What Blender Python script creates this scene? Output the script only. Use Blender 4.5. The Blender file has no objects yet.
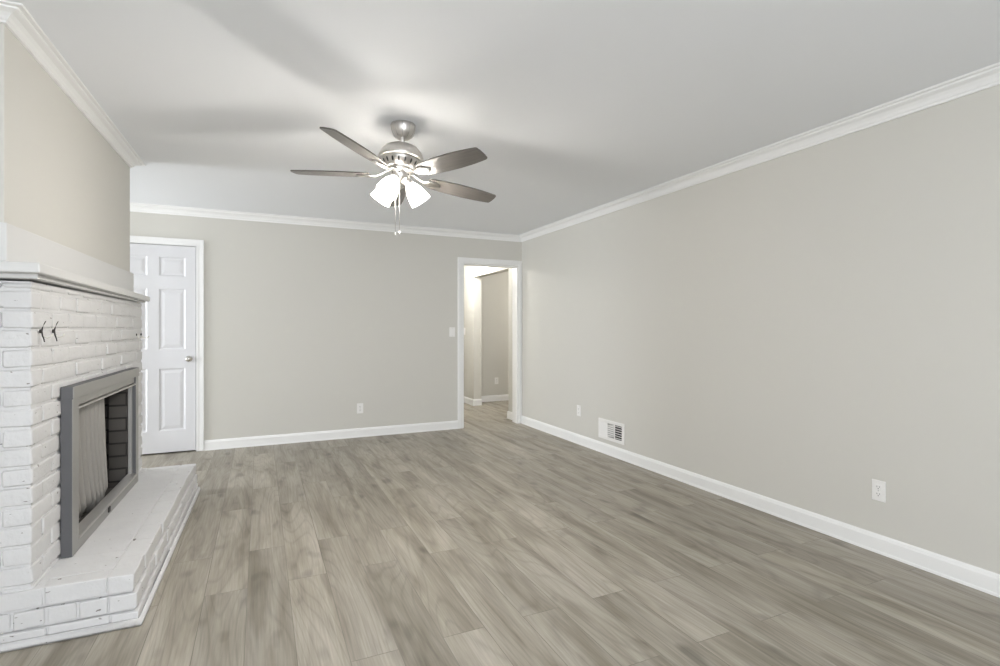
import bpy, bmesh, math, random
from mathutils import Vector, Matrix

random.seed(7)
S = bpy.context.scene
COL = S.collection
R = math.radians

# ------------------------------------------------------------------ camera, world, exposure, large lights
cam_d = bpy.data.cameras.new('camera')
cam_d.sensor_width = 36.0
cam_d.lens = 518.5 * 36.0 / 1000.0
cam_d.shift_y = -4.66 / 1000.0
cam_d.clip_start = 0.05
cam = bpy.data.objects.new('camera', cam_d)
COL.objects.link(cam)
cam.location = (0, 0, 1.24)
cam.rotation_euler = (R(90), 0, R(-24.81))
S.camera = cam

S.view_settings.view_transform = 'Standard'
S.view_settings.look = 'None'
S.view_settings.gamma = 1.0
S.view_settings.use_curve_mapping = False
S.view_settings.exposure = 1.02

W = bpy.data.worlds.new('world')
S.world = W
W.use_nodes = True
bg = W.node_tree.nodes['Background']
bg.inputs['Color'].default_value = (0.80, 0.90, 1.0, 1)
bg.inputs['Strength'].default_value = 0.12


def area(name, loc, rot, sx, sy, power, color):
    d = bpy.data.lights.new(name, 'AREA')
    d.shape = 'RECTANGLE'
    d.size = sx
    d.size_y = sy
    d.energy = power
    d.color = color
    o = bpy.data.objects.new(name, d)
    COL.objects.link(o)
    o.location = loc
    o.rotation_euler = rot
    return o


def point(name, loc, power, color, radius):
    d = bpy.data.lights.new(name, 'POINT')
    d.energy = power
    d.color = color
    d.shadow_soft_size = radius
    o = bpy.data.objects.new(name, d)
    COL.objects.link(o)
    o.location = loc
    return o


# daylight entering by the two rear windows (behind the camera)
DAY = (0.90, 0.94, 1.0)
area('daylight_rear_a', (0.0, -2.42, 1.35), (R(90), 0, 0), 1.5, 1.5, 80, DAY)
area('daylight_rear_b', (2.0, -2.42, 1.35), (R(90), 0, 0), 1.5, 1.5, 6, DAY)
area('fill_left', (-1.72, -0.55, 1.35), (R(90), 0, R(-90)), 1.7, 1.5, 16, DAY)  # added fill through an invented left window, brightens right wall and ceiling
area('daylight_left_far', (-4.67, 5.25, 1.30), (R(90), 0, R(-90)), 1.3, 1.7, 98, DAY)  # window light from behind the chimney breast, set at the added alcove's end
point('side_room_fill', (4.3, 7.0, 2.1), 8.5, (1.0, 0.95, 0.88), 0.15)  # added fill to brighten the side room, no fitting there
# ceiling light of the hall beyond the doorway
point('hall_light', (2.55, 7.35, 2.25), 26, (1.0, 0.97, 0.91), 0.10)

# ------------------------------------------------------------------ materials


def srgb(r, g, b):
    def f(c):
        c /= 255.0
        return c / 12.92 if c <= 0.04045 else ((c + 0.055) / 1.055) ** 2.4
    return (f(r), f(g), f(b), 1.0)


def new_mat(name):
    m = bpy.data.materials.new(name)
    m.use_nodes = True
    nt = m.node_tree
    b = nt.nodes['Principled BSDF']
    return m, nt, b


def node(nt, t, **kw):
    n = nt.nodes.new(t)
    for k, v in kw.items():
        setattr(n, k, v)
    return n


def plain(name, col, rough=0.6, metal=0.0, bump=0.0, bscale=200.0, spec=None, var=0.0, vscale=3.0):
    m, nt, b = new_mat(name)
    b.inputs['Base Color'].default_value = col
    b.inputs['Roughness'].default_value = rough
    b.inputs['Metallic'].default_value = metal
    if spec is not None:
        b.inputs['Specular IOR Level'].default_value = spec
    tc = node(nt, 'ShaderNodeTexCoord')
    if bump > 0:
        n = node(nt, 'ShaderNodeTexNoise')
        n.inputs['Scale'].default_value = bscale
        n.inputs['Detail'].default_value = 3
        nt.links.new(tc.outputs['Object'], n.inputs['Vector'])
        bp = node(nt, 'ShaderNodeBump')
        bp.inputs['Strength'].default_value = bump
        bp.inputs['Distance'].default_value = 0.002
        nt.links.new(n.outputs['Fac'], bp.inputs['Height'])
        nt.links.new(bp.outputs['Normal'], b.inputs['Normal'])
    if var > 0:
        n2 = node(nt, 'ShaderNodeTexNoise')
        n2.inputs['Scale'].default_value = vscale
        nt.links.new(tc.outputs['Object'], n2.inputs['Vector'])
        mx = node(nt, 'ShaderNodeMix', data_type='RGBA')
        mx.inputs['A'].default_value = tuple(c * (1 - var) for c in col[:3]) + (1,)
        mx.inputs['B'].default_value = tuple(min(1, c * (1 + var)) for c in col[:3]) + (1,)
        nt.links.new(n2.outputs['Fac'], mx.inputs['Factor'])
        nt.links.new(mx.outputs['Result'], b.inputs['Base Color'])
    return m


M = {}
M['wall'] = plain('greige_wall_paint', (0.635, 0.622, 0.577, 1), 0.75, bump=0.15, bscale=350, spec=0.3)
M['ceiling'] = plain('ceiling_paint', (0.845, 0.860, 0.880, 1), 0.85, bump=0.2, bscale=250, spec=0.2)
M['trim'] = plain('white_trim_paint', (0.86, 0.86, 0.85, 1), 0.40)
M['door'] = plain('white_door_paint', (0.70, 0.70, 0.72, 1), 0.42)
M['plastic'] = plain('white_plastic', (0.84, 0.83, 0.81, 1), 0.35)
M['louver_gap'] = plain('louver_gap_shade_grey', (0.36, 0.355, 0.34, 1), 0.5)  # grey painted in for the shade of shallow louver gaps
M['mantel'] = plain('cream_mantel_paint', (0.67, 0.667, 0.655, 1), 0.45, bump=0.1, bscale=60)
M['dark'] = plain('painted_gap_shade', (0.02, 0.02, 0.02, 1), 0.8)  # near-black colour standing for shade inside slots, vent and door gap
M['screw'] = plain('screw_steel', (0.55, 0.55, 0.53, 1), 0.35, 1.0)
M['nickel'] = plain('brushed_nickel', (0.62, 0.60, 0.575, 1), 0.34, 1.0, bump=0.05, bscale=60)
M['knob'] = plain('satin_nickel_knob', (0.56, 0.54, 0.50, 1), 0.25, 1.0)
M['pewter'] = plain('pewter_metal', (0.38, 0.372, 0.355, 1), 0.42, 0.6, bump=0.05, bscale=80)
M['mesh'] = plain('spark_mesh', (0.40, 0.385, 0.36, 1), 0.55, 0.3)
M['frame_body'] = plain('dark_grey_frame_metal', (0.115, 0.115, 0.12, 1), 0.5, 0.3)  # darker frame body under the lighter front plates
M['iron'] = plain('dark_iron', (0.05, 0.048, 0.045, 1), 0.6, 0.6)
M['hookpaint'] = plain('painted_hook', (0.70, 0.68, 0.63, 1), 0.5)
M['ash'] = plain('firebox_floor_ash', (0.10, 0.095, 0.088, 1), 0.95, bump=0.6, bscale=40)


def painted_brick_mat():
    m, nt, b = new_mat('white_painted_brick')
    tc = node(nt, 'ShaderNodeTexCoord')
    mp = node(nt, 'ShaderNodeMapping')
    mp.inputs['Scale'].default_value = (1, 1, 2.5)
    nt.links.new(tc.outputs['Object'], mp.inputs['Vector'])
    n1 = node(nt, 'ShaderNodeTexNoise')
    n1.inputs['Scale'].default_value = 26
    n1.inputs['Detail'].default_value = 4
    nt.links.new(mp.outputs['Vector'], n1.inputs['Vector'])
    r1 = node(nt, 'ShaderNodeValToRGB')
    r1.color_ramp.elements[0].position = 0.69
    r1.color_ramp.elements[0].color = (0, 0, 0, 1)
    r1.color_ramp.elements[1].position = 0.715
    r1.color_ramp.elements[1].color = (1, 1, 1, 1)
    nt.links.new(n1.outputs['Fac'], r1.inputs['Fac'])
    n2 = node(nt, 'ShaderNodeTexNoise')
    n2.inputs['Scale'].default_value = 9
    n2.inputs['Detail'].default_value = 3
    nt.links.new(tc.outputs['Object'], n2.inputs['Vector'])
    mx = node(nt, 'ShaderNodeMix', data_type='RGBA')
    mx.inputs['A'].default_value = (0.640, 0.636, 0.634, 1)
    mx.inputs['B'].default_value = (0.72, 0.716, 0.714, 1)
    nt.links.new(n2.outputs['Fac'], mx.inputs['Factor'])
    mx2 = node(nt, 'ShaderNodeMix', data_type='RGBA')
    mx2.inputs['B'].default_value = (0.22, 0.20, 0.18, 1)
    nt.links.new(mx.outputs['Result'], mx2.inputs['A'])
    nt.links.new(r1.outputs['Color'], mx2.inputs['Factor'])
    nt.links.new(mx2.outputs['Result'], b.inputs['Base Color'])
    n3 = node(nt, 'ShaderNodeTexNoise')
    n3.inputs['Scale'].default_value = 45
    n3.inputs['Detail'].default_value = 5
    nt.links.new(tc.outputs['Object'], n3.inputs['Vector'])
    bp = node(nt, 'ShaderNodeBump')
    bp.inputs['Strength'].default_value = 0.55
    bp.inputs['Distance'].default_value = 0.006
    nt.links.new(n3.outputs['Fac'], bp.inputs['Height'])
    nt.links.new(bp.outputs['Normal'], b.inputs['Normal'])
    b.inputs['Roughness'].default_value = 0.55
    return m


M['paintbrick'] = painted_brick_mat()


def firebrick_mat():
    m, nt, b = new_mat('sooty_firebrick')
    uv = node(nt, 'ShaderNodeUVMap')
    br = node(nt, 'ShaderNodeTexBrick')
    br.inputs['Color1'].default_value = (0.105, 0.097, 0.088, 1)
    br.inputs['Color2'].default_value = (0.075, 0.069, 0.062, 1)
    br.inputs['Mortar'].default_value = (0.030, 0.028, 0.026, 1)
    br.inputs['Scale'].default_value = 1.0
    br.inputs['Brick Width'].default_value = 0.22
    br.inputs['Row Height'].default_value = 0.082
    br.inputs['Mortar Size'].default_value = 0.007
    br.inputs['Mortar Smooth'].default_value = 0.3
    nt.links.new(uv.outputs['UV'], br.inputs['Vector'])
    nt.links.new(br.outputs['Color'], b.inputs['Base Color'])
    bp = node(nt, 'ShaderNodeBump')
    bp.inputs['Strength'].default_value = 0.8
    bp.inputs['Distance'].default_value = 0.006
    bp.invert = True
    nt.links.new(br.outputs['Fac'], bp.inputs['Height'])
    nt.links.new(bp.outputs['Normal'], b.inputs['Normal'])
    b.inputs['Roughness'].default_value = 0.9
    return m


M['firebrick'] = firebrick_mat()


def floor_mat():
    m, nt, b = new_mat('grey_oak_vinyl_plank')
    L = nt.links.new
    tc = node(nt, 'ShaderNodeTexCoord')
    # planks run along world Y: brick rows across X
    mp = node(nt, 'ShaderNodeMapping')
    mp.inputs['Rotation'].default_value = (0, 0, R(90))
    mp.inputs['Location'].default_value = (0.31, 0.055, 0)
    L(tc.outputs['Object'], mp.inputs['Vector'])
    br = node(nt, 'ShaderNodeTexBrick')
    br.offset = 0.37
    br.offset_frequency = 2
    br.inputs['Color1'].default_value = (0, 0, 0, 1)
    br.inputs['Color2'].default_value = (1, 1, 1, 1)
    br.inputs['Mortar'].default_value = (0.5, 0.5, 0.5, 1)
    br.inputs['Scale'].default_value = 1.0
    br.inputs['Brick Width'].default_value = 1.22
    br.inputs['Row Height'].default_value = 0.18
    br.inputs['Mortar Size'].default_value = 0.0014
    br.inputs['Mortar Smooth'].default_value = 0.0
    L(mp.outputs['Vector'], br.inputs['Vector'])
    # per plank random value -> shift of the grain, tone of the plank
    sep = node(nt, 'ShaderNodeSeparateXYZ')
    L(tc.outputs['Object'], sep.inputs['Vector'])
    mul = node(nt, 'ShaderNodeMath', operation='MULTIPLY')
    mul.inputs[1].default_value = 37.0
    L(br.outputs['Color'], mul.inputs[0])
    # large soft figure : stretched along the plank
    cx = node(nt, 'ShaderNodeCombineXYZ')
    sy = node(nt, 'ShaderNodeMath', operation='MULTIPLY')
    sy.inputs[1].default_value = 0.13
    L(sep.outputs['Y'], sy.inputs[0])
    L(sep.outputs['X'], cx.inputs['X'])
    L(sy.outputs[0], cx.inputs['Y'])
    L(mul.outputs[0], cx.inputs['Z'])
    nA = node(nt, 'ShaderNodeTexNoise')
    nA.inputs['Scale'].default_value = 9.0
    nA.inputs['Detail'].default_value = 3.0
    nA.inputs['Roughness'].default_value = 0.55
    nA.inputs['Distortion'].default_value = 0.5
    L(cx.outputs[0], nA.inputs['Vector'])
    # growth rings (cathedral figure)
    ringm = node(nt, 'ShaderNodeMath', operation='MULTIPLY')
    ringm.inputs[1].default_value = 20.0
    cx2 = node(nt, 'ShaderNodeCombineXYZ')
    sy2 = node(nt, 'ShaderNodeMath', operation='MULTIPLY')
    sy2.inputs[1].default_value = 0.12
    L(sep.outputs['Y'], sy2.inputs[0])
    L(sep.outputs['X'], cx2.inputs['X'])
    L(sy2.outputs[0], cx2.inputs['Y'])
    L(mul.outputs[0], cx2.inputs['Z'])
    nB = node(nt, 'ShaderNodeTexNoise')
    nB.inputs['Scale'].default_value = 4.5
    nB.inputs['Detail'].default_value = 0.6
    L(cx2.outputs[0], nB.inputs['Vector'])
    L(nB.outputs['Fac'], ringm.inputs[0])
    pp = node(nt, 'ShaderNodeMath', operation='PINGPONG')
    pp.inputs[1].default_value = 0.5
    L(ringm.outputs[0], pp.inputs[0])
    # fine grain
    cx3 = node(nt, 'ShaderNodeCombineXYZ')
    sy3 = node(nt, 'ShaderNodeMath', operation='MULTIPLY')
    sy3.inputs[1].default_value = 0.035
    L(sep.outputs['Y'], sy3.inputs[0])
    L(sep.outputs['X'], cx3.inputs['X'])
    L(sy3.outputs[0], cx3.inputs['Y'])
    L(mul.outputs[0], cx3.inputs['Z'])
    nC = node(nt, 'ShaderNodeTexNoise')
    nC.inputs['Scale'].default_value = 120
    nC.inputs['Detail'].default_value = 4
    nC.inputs['Roughness'].default_value = 0.6
    L(cx3.outputs[0], nC.inputs['Vector'])
    # sparse knots
    cx4 = node(nt, 'ShaderNodeCombineXYZ')
    sy4 = node(nt, 'ShaderNodeMath', operation='MULTIPLY')
    sy4.inputs[1].default_value = 0.45
    L(sep.outputs['Y'], sy4.inputs[0])
    L(sep.outputs['X'], cx4.inputs['X'])
    L(sy4.outputs[0], cx4.inputs['Y'])
    L(mul.outputs[0], cx4.inputs['Z'])
    nD = node(nt, 'ShaderNodeTexNoise')
    nD.inputs['Scale'].default_value = 9.0
    nD.inputs['Detail'].default_value = 1.5
    L(cx4.outputs[0], nD.inputs['Vector'])
    rD = node(nt, 'ShaderNodeValToRGB')
    rD.color_ramp.elements[0].position = 0.63
    rD.color_ramp.elements[0].color = (0, 0, 0, 1)
    rD.color_ramp.elements[1].position = 0.78
    rD.color_ramp.elements[1].color = (1, 1, 1, 1)
    L(nD.outputs['Fac'], rD.inputs['Fac'])
    # colour of the figure
    rA = node(nt, 'ShaderNodeValToRGB')
    e = rA.color_ramp.elements
    e[0].position = 0.30
    e[0].color = FLOOR_DARK
    e[1].position = 0.66
    e[1].color = FLOOR_LIGHT
    x = rA.color_ramp.elements.new(0.47)
    x.color = FLOOR_MID
    L(nA.outputs['Fac'], rA.inputs['Fac'])
    # rings darken a little
    mR = node(nt, 'ShaderNodeMapRange')
    mR.inputs['From Min'].default_value = 0.0
    mR.inputs['From Max'].default_value = 0.18
    mR.inputs['To Min'].default_value = 0.85
    mR.inputs['To Max'].default_value = 1.0
    L(pp.outputs[0], mR.inputs['Value'])
    mC = node(nt, 'ShaderNodeMapRange')
    mC.inputs['From Min'].default_value = 0.3
    mC.inputs['From Max'].default_value = 0.7
    mC.inputs['To Min'].default_value = 0.85
    mC.inputs['To Max'].default_value = 1.13
    L(nC.outputs['Fac'], mC.inputs['Value'])
    mT = node(nt, 'ShaderNodeMapRange')          # plank tone
    mT.inputs['From Min'].default_value = 0.0
    mT.inputs['From Max'].default_value = 1.0
    mT.inputs['To Min'].default_value = 0.88
    mT.inputs['To Max'].default_value = 1.10
    L(br.outputs['Color'], mT.inputs['Value'])
    mK = node(nt, 'ShaderNodeMapRange')
    mK.inputs['To Min'].default_value = 1.0
    mK.inputs['To Max'].default_value = 0.62
    L(rD.outputs['Color'], mK.inputs['Value'])
    mJ = node(nt, 'ShaderNodeMapRange')          # seam
    mJ.inputs['To Min'].default_value = 1.0
    mJ.inputs['To Max'].default_value = 0.68
    L(br.outputs['Fac'], mJ.inputs['Value'])
    prev = mR.outputs[0]
    for o in (mC, mT, mK, mJ):
        q = node(nt, 'ShaderNodeMath', operation='MULTIPLY')
        L(prev, q.inputs[0])
        L(o.outputs[0], q.inputs[1])
        prev = q.outputs[0]
    vm = node(nt, 'ShaderNodeVectorMath', operation='SCALE')
    L(rA.outputs['Color'], vm.inputs[0])
    L(prev, vm.inputs['Scale'])
    L(vm.outputs[0], b.inputs['Base Color'])
    b.inputs['Roughness'].default_value = 0.46
    b.inputs['Specular IOR Level'].default_value = 0.40
    bp = node(nt, 'ShaderNodeBump')
    bp.inputs['Strength'].default_value = 0.25
    bp.inputs['Distance'].default_value = 0.0012
    L(prev, bp.inputs['Height'])
    L(bp.outputs['Normal'], b.inputs['Normal'])
    return m


FLOOR_DARK = (0.215, 0.191, 0.148, 1)
FLOOR_MID = (0.318, 0.288, 0.235, 1)
FLOOR_LIGHT = (0.405, 0.373, 0.317, 1)
M['floor'] = floor_mat()


def blade_mat():
    m, nt, b = new_mat('weathered_grey_oak_blade')
    L = nt.links.new
    uv = node(nt, 'ShaderNodeUVMap')
    mp = node(nt, 'ShaderNodeMapping')
    mp.inputs['Scale'].default_value = (3, 60, 1)
    L(uv.outputs['UV'], mp.inputs['Vector'])
    n = node(nt, 'ShaderNodeTexNoise')
    n.inputs['Scale'].default_value = 2.0
    n.inputs['Detail'].default_value = 4
    n.inputs['Distortion'].default_value = 0.4
    L(mp.outputs['Vector'], n.inputs['Vector'])
    mx = node(nt, 'ShaderNodeMix', data_type='RGBA')
    mx.inputs['A'].default_value = (0.075, 0.068, 0.062, 1)
    mx.inputs['B'].default_value = (0.17, 0.157, 0.144, 1)
    L(n.outputs['Fac'], mx.inputs['Factor'])
    L(mx.outputs['Result'], b.inputs['Base Color'])
    b.inputs['Roughness'].default_value = 0.30
    return m


M['blade'] = blade_mat()


def shade_mat():
    m = bpy.data.materials.new('lit_frosted_glass')
    m.use_nodes = True
    nt = m.node_tree
    nt.nodes.clear()
    out = node(nt, 'ShaderNodeOutputMaterial')
    tr = node(nt, 'ShaderNodeBsdfTransparent')
    tr.inputs['Color'].default_value = (1, 0.98, 0.95, 1)
    tl = node(nt, 'ShaderNodeBsdfTranslucent')
    tl.inputs['Color'].default_value = (0.95, 0.94, 0.92, 1)
    mx = node(nt, 'ShaderNodeMixShader')
    mx.inputs[0].default_value = 0.78
    nt.links.new(tr.outputs[0], mx.inputs[1])
    nt.links.new(tl.outputs[0], mx.inputs[2])
    em = node(nt, 'ShaderNodeEmission')
    em.inputs['Color'].default_value = (1, 0.98, 0.95, 1)
    em.inputs['Strength'].default_value = 1.4
    ad = node(nt, 'ShaderNodeAddShader')
    nt.links.new(mx.outputs[0], ad.inputs[0])
    nt.links.new(em.outputs[0], ad.inputs[1])
    nt.links.new(ad.outputs[0], out.inputs['Surface'])
    return m


M['shade'] = shade_mat()


def bulb_mat():
    m, nt, b = new_mat('lit_bulb')
    b.inputs['Base Color'].default_value = (1, 1, 1, 1)
    b.inputs['Emission Color'].default_value = (1, 0.96, 0.9, 1)
    b.inputs['Emission Strength'].default_value = 8.0
    return m


M['bulb'] = bulb_mat()


def pane_mat():
    m = bpy.data.materials.new('window_glass')
    m.use_nodes = True
    nt = m.node_tree
    nt.nodes.clear()
    out = node(nt, 'ShaderNodeOutputMaterial')
    tr = node(nt, 'ShaderNodeBsdfTransparent')
    gl = node(nt, 'ShaderNodeBsdfGlossy')
    gl.inputs['Roughness'].default_value = 0.02
    mx = node(nt, 'ShaderNodeMixShader')
    mx.inputs[0].default_value = 0.06
    nt.links.new(tr.outputs[0], mx.inputs[1])
    nt.links.new(gl.outputs[0], mx.inputs[2])
    nt.links.new(mx.outputs[0], out.inputs['Surface'])
    return m


M['pane'] = pane_mat()

# ------------------------------------------------------------------ helpers


class MB:
    """collects shapes into one bmesh"""

    def __init__(self):
        self.bm = bmesh.new()
        self.uv = self.bm.loops.layers.uv.new('UVMap')

    def face(self, pts, smooth=False):
        f = self.bm.faces.new([self.bm.verts.new(p) for p in pts])
        f.smooth = smooth
        return f

    def box(self, x0, y0, z0, x1, y1, z1):
        v = [self.bm.verts.new(p) for p in ((x0, y0, z0), (x1, y0, z0), (x1, y1, z0), (x0, y1, z0),
                                            (x0, y0, z1), (x1, y0, z1), (x1, y1, z1), (x0, y1, z1))]
        for q in ((3, 2, 1, 0), (4, 5, 6, 7), (0, 1, 5, 4), (1, 2, 6, 5), (2, 3, 7, 6), (3, 0, 4, 7)):
            f = self.bm.faces.new([v[i] for i in q])
            n = f.normal
            f.normal_update()
            n = f.normal
            for lp in f.loops:
                c = lp.vert.co
                if abs(n.x) > 0.7:
                    lp[self.uv].uv = (c.y, c.z)
                elif abs(n.y) > 0.7:
                    lp[self.uv].uv = (c.x, c.z)
                else:
                    lp[self.uv].uv = (c.x, c.y)
        return self

    def prism(self, foot, z0, z1):
        """foot: list of (x, y), z0/z1 number or list per corner"""
        n = len(foot)
        a = z0 if isinstance(z0, (list, tuple)) else [z0] * n
        c = z1 if isinstance(z1, (list, tuple)) else [z1] * n
        lo = [self.bm.verts.new((p[0], p[1], a[i])) for i, p in enumerate(foot)]
        hi = [self.bm.verts.new((p[0], p[1], c[i])) for i, p in enumerate(foot)]
        self.bm.faces.new(list(reversed(lo)))
        self.bm.faces.new(hi)
        for i in range(n):
            j = (i + 1) % n
            self.bm.faces.new((lo[i], lo[j], hi[j], hi[i]))
        return self

    def brick(self, x0, y0, z0, x1, y1, z1, r=0.008, jit=0.003, rnd=random):
        """rounded, slightly irregular brick"""
        def j():
            return rnd.uniform(-jit, jit)
        X = (x0, x0 + r, x1 - r, x1)
        Y = (y0, y0 + r, y1 - r, y1)
        Z = (z0, z0 + r, z1 - r, z1)
        k = 0.45
        vs = {}
        cj = {}
        for a in (0, 1):
            for b in (0, 1):
                for c in (0, 1):
                    cj[(a, b, c)] = (j(), j(), j())
        for i in range(4):
            for q in range(4):
                for w in range(4):
                    ext = [(i in (0, 3)), (q in (0, 3)), (w in (0, 3))]
                    if not any(ext):
                        continue
                    p = [X[i], Y[q], Z[w]]
                    s = sum(ext)
                    if s >= 2:
                        # pull edges and corners in
                        if ext[0]:
                            p[0] += (1 if i == 0 else -1) * r * k * (s - 1)
                        if ext[1]:
                            p[1] += (1 if q == 0 else -1) * r * k * (s - 1)
                        if ext[2]:
                            p[2] += (1 if w == 0 else -1) * r * k * (s - 1)
                    o = cj[(i // 2, q // 2, w // 2)]
                    vs[(i, q, w)] = self.bm.verts.new((p[0] + o[0], p[1] + o[1], p[2] + o[2]))
        for fix in range(3):
            for side in (0, 3):
                for a in range(3):
                    for b in range(3):
                        quad = []
                        for (da, db) in ((0, 0), (1, 0), (1, 1), (0, 1)):
                            idx = [0, 0, 0]
                            idx[fix] = side
                            idx[(fix + 1) % 3] = a + da
                            idx[(fix + 2) % 3] = b + db
                            quad.append(vs[tuple(idx)])
                        if side == 0:
                            quad.reverse()
                        f = self.bm.faces.new(quad)
                        f.smooth = True
        return self

    def lathe(self, prof, n=40, mat=None, smooth=True, cap=True):
        """prof: list of (r, z), revolve about local z"""
        rings = []
        for (r, z) in prof:
            if r < 1e-5:
                v = self.bm.verts.new(mat @ Vector((0, 0, z)) if mat else (0, 0, z))
                rings.append([v])
            else:
                ring = []
                for i in range(n):
                    a = 2 * math.pi * i / n
                    p = Vector((r * math.cos(a), r * math.sin(a), z))
                    ring.append(self.bm.verts.new(mat @ p if mat else p))
                rings.append(ring)
        for A, B in zip(rings[:-1], rings[1:]):
            for i in range(n):
                j = (i + 1) % n
                if len(A) == 1 and len(B) == 1:
                    continue
                if len(A) == 1:
                    f = self.bm.faces.new((A[0], B[j], B[i]))
                elif len(B) == 1:
                    f = self.bm.faces.new((A[i], A[j], B[0]))
                else:
                    f = self.bm.faces.new((A[i], A[j], B[j], B[i]))
                f.smooth = smooth
        return self

    def tube(self, pts, r, n=8, caps=True):
        pts = [Vector(p) for p in pts]
        rr = r if isinstance(r, (list, tuple)) else [r] * len(pts)
        rings = []
        up = Vector((0, 0, 1))
        for i, p in enumerate(pts):
            t = (pts[min(i + 1, len(pts) - 1)] - pts[max(i - 1, 0)]).normalized()
            a = up if abs(t.dot(up)) < 0.95 else Vector((1, 0, 0))
            u = t.cross(a).normalized()
            v = t.cross(u).normalized()
            rings.append([self.bm.verts.new(p + rr[i] * (math.cos(2 * math.pi * k / n) * u + math.sin(2 * math.pi * k / n) * v)) for k in range(n)])
        for A, B in zip(rings[:-1], rings[1:]):
            for k in range(n):
                m = (k + 1) % n
                f = self.bm.faces.new((A[k], A[m], B[m], B[k]))
                f.smooth = True
        if caps:
            self.bm.faces.new(rings[0])
            self.bm.faces.new(rings[-1])
        return self

    def sweep(self, path, prof, closed=False):
        """path: list of (x, y); prof: list of (d, z), d = offset to the LEFT of travel; mitred"""
        P = [Vector((p[0], p[1])) for p in path]
        n = len(P)
        rows = []
        for i in range(n):
            d1 = (P[i] - P[i - 1]).normalized() if i > 0 else (P[1] - P[0]).normalized()
            d2 = (P[i + 1] - P[i]).normalized() if i < n - 1 else d1
            n1 = Vector((-d1.y, d1.x))
            n2 = Vector((-d2.y, d2.x))
            mdir = (n1 + n2)
            mdir = mdir / mdir.dot(n1)
            rows.append([self.bm.verts.new((P[i].x + mdir.x * d, P[i].y + mdir.y * d, z)) for d, z in prof])
        m = len(prof)
        for A, B in zip(rows[:-1], rows[1:]):
            for k in range(m):
                q = (k + 1) % m
                self.bm.faces.new((A[k], B[k], B[q], A[q]))
        self.bm.faces.new(rows[0])
        self.bm.faces.new(list(reversed(rows[-1])))
        return self

    def xform(self, mat):
        bmesh.ops.transform(self.bm, matrix=mat, verts=self.bm.verts)
        return self

    def build(self, name, mat, parent=None, loc=None, bevel=0.0, seg=2, smooth_angle=None):
        bmesh.ops.recalc_face_normals(self.bm, faces=self.bm.faces)
        me = bpy.data.meshes.new(name)
        self.bm.to_mesh(me)
        self.bm.free()
        me.materials.append(mat)
        o = bpy.data.objects.new(name, me)
        COL.objects.link(o)
        if parent is not None:
            o.parent = parent
        if loc is not None:
            o.location = loc
        if bevel > 0:
            b = o.modifiers.new('bevel', 'BEVEL')
            b.width = bevel
            b.segments = seg
            b.limit_method = 'ANGLE'
            b.angle_limit = R(40)
        return o


def wn(o):
    w = o.modifiers.new('weighted_normal', 'WEIGHTED_NORMAL')
    w.mode = 'FACE_AREA'
    w.weight = 80
    return o


def structure(o, label=None):
    o['kind'] = 'structure'
    if label:
        o['label'] = label
    return o


def thing(name, label, cat, loc=(0, 0, 0), rz=0.0, group=None):
    o = bpy.data.objects.new(name, None)
    COL.objects.link(o)
    o.empty_display_size = 0.05
    o.location = loc
    o.rotation_euler = (0, 0, rz)
    o['label'] = label
    o['category'] = cat
    if group:
        o['group'] = group
    return o


# ------------------------------------------------------------------ room dimensions (metres)
XR = 3.105      # right wall face
YB = 6.042      # back wall face
XL = -1.55      # left wall face
XA = -4.50      # end wall of an unseen alcove, added so window light spreads evenly
YA = 4.48       # its near wall
YN = -2.25      # rear wall face (behind camera)
H = 2.44
T = 0.138       # partition thickness
YB2 = YB + T
XE = 5.0        # side room far side
YS = 8.06       # side room back wall
YH = 9.6        # end of hall
DX0, DX1, DZ = -1.318, -0.588, 2.066      # door_1 opening
WX0, WX1, WZ = 2.285, 3.050, 2.050        # cased doorway
OY0, OY1, OZ = 6.44, 7.725, 2.062         # opening in the hall wall

m = MB()
m.box(XA - 0.1, YN - 0.1, -0.05, XE + 0.1, YH + 0.1, 0.0)
structure(m.build('floor', M['floor']), 'grey oak plank floor running toward the doorway')
m = MB()
m.box(XA - 0.1, YN - 0.1, H, XE + 0.1, YH + 0.1, H + 0.06)
structure(m.build('ceiling', M['ceiling']))

m = MB()
m.box(XA - 0.1, YB, 0, DX0 - 0.02, YB2, H)
m.box(DX0 - 0.02, YB, DZ + 0.02, DX1 + 0.02, YB2, H)
m.box(DX1 + 0.02, YB, 0, WX0, YB2, H)
m.box(WX0, YB, WZ, WX1, YB2, H)
m.box(WX1, YB, 0, XR, YB2, H)
structure(m.build('wall_back', M['wall']))

m = MB()
m.box(XR, YN - 0.1, 0, XR + T, YB2, H)
structure(m.build('wall_right', M['wall']))

m = MB()
LW0, LW1 = -1.40, 0.30  # opening for the added, unseen left window
m.box(XL - 0.1, YN - 0.1, 0, XL, LW0, H)
FW0, FW1 = 4.60, 5.90
m.box(XL - 0.1, LW1, 0, XL, YA, H)
m.box(XL - 0.1, LW0, 0, XL, LW1, 0.60)
m.box(XL - 0.1, LW0, 2.10, XL, LW1, H)
structure(m.build('wall_left', M['wall']))
m = MB()
m.box(XA - 0.1, YA - 0.1, 0, XL - 0.1, YA, H)  # near wall of the added alcove, out of view
structure(m.build('wall_added_alcove_near', M['wall']))
m = MB()
m.box(XA - 0.1, YA, 0, XA, FW0, H)
m.box(XA - 0.1, FW1, 0, XA, YB, H)
m.box(XA - 0.1, FW0, 0, XA, FW1, 0.45)
m.box(XA - 0.1, FW0, 2.15, XA, FW1, H)
structure(m.build('wall_added_alcove_end', M['wall']))

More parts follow.
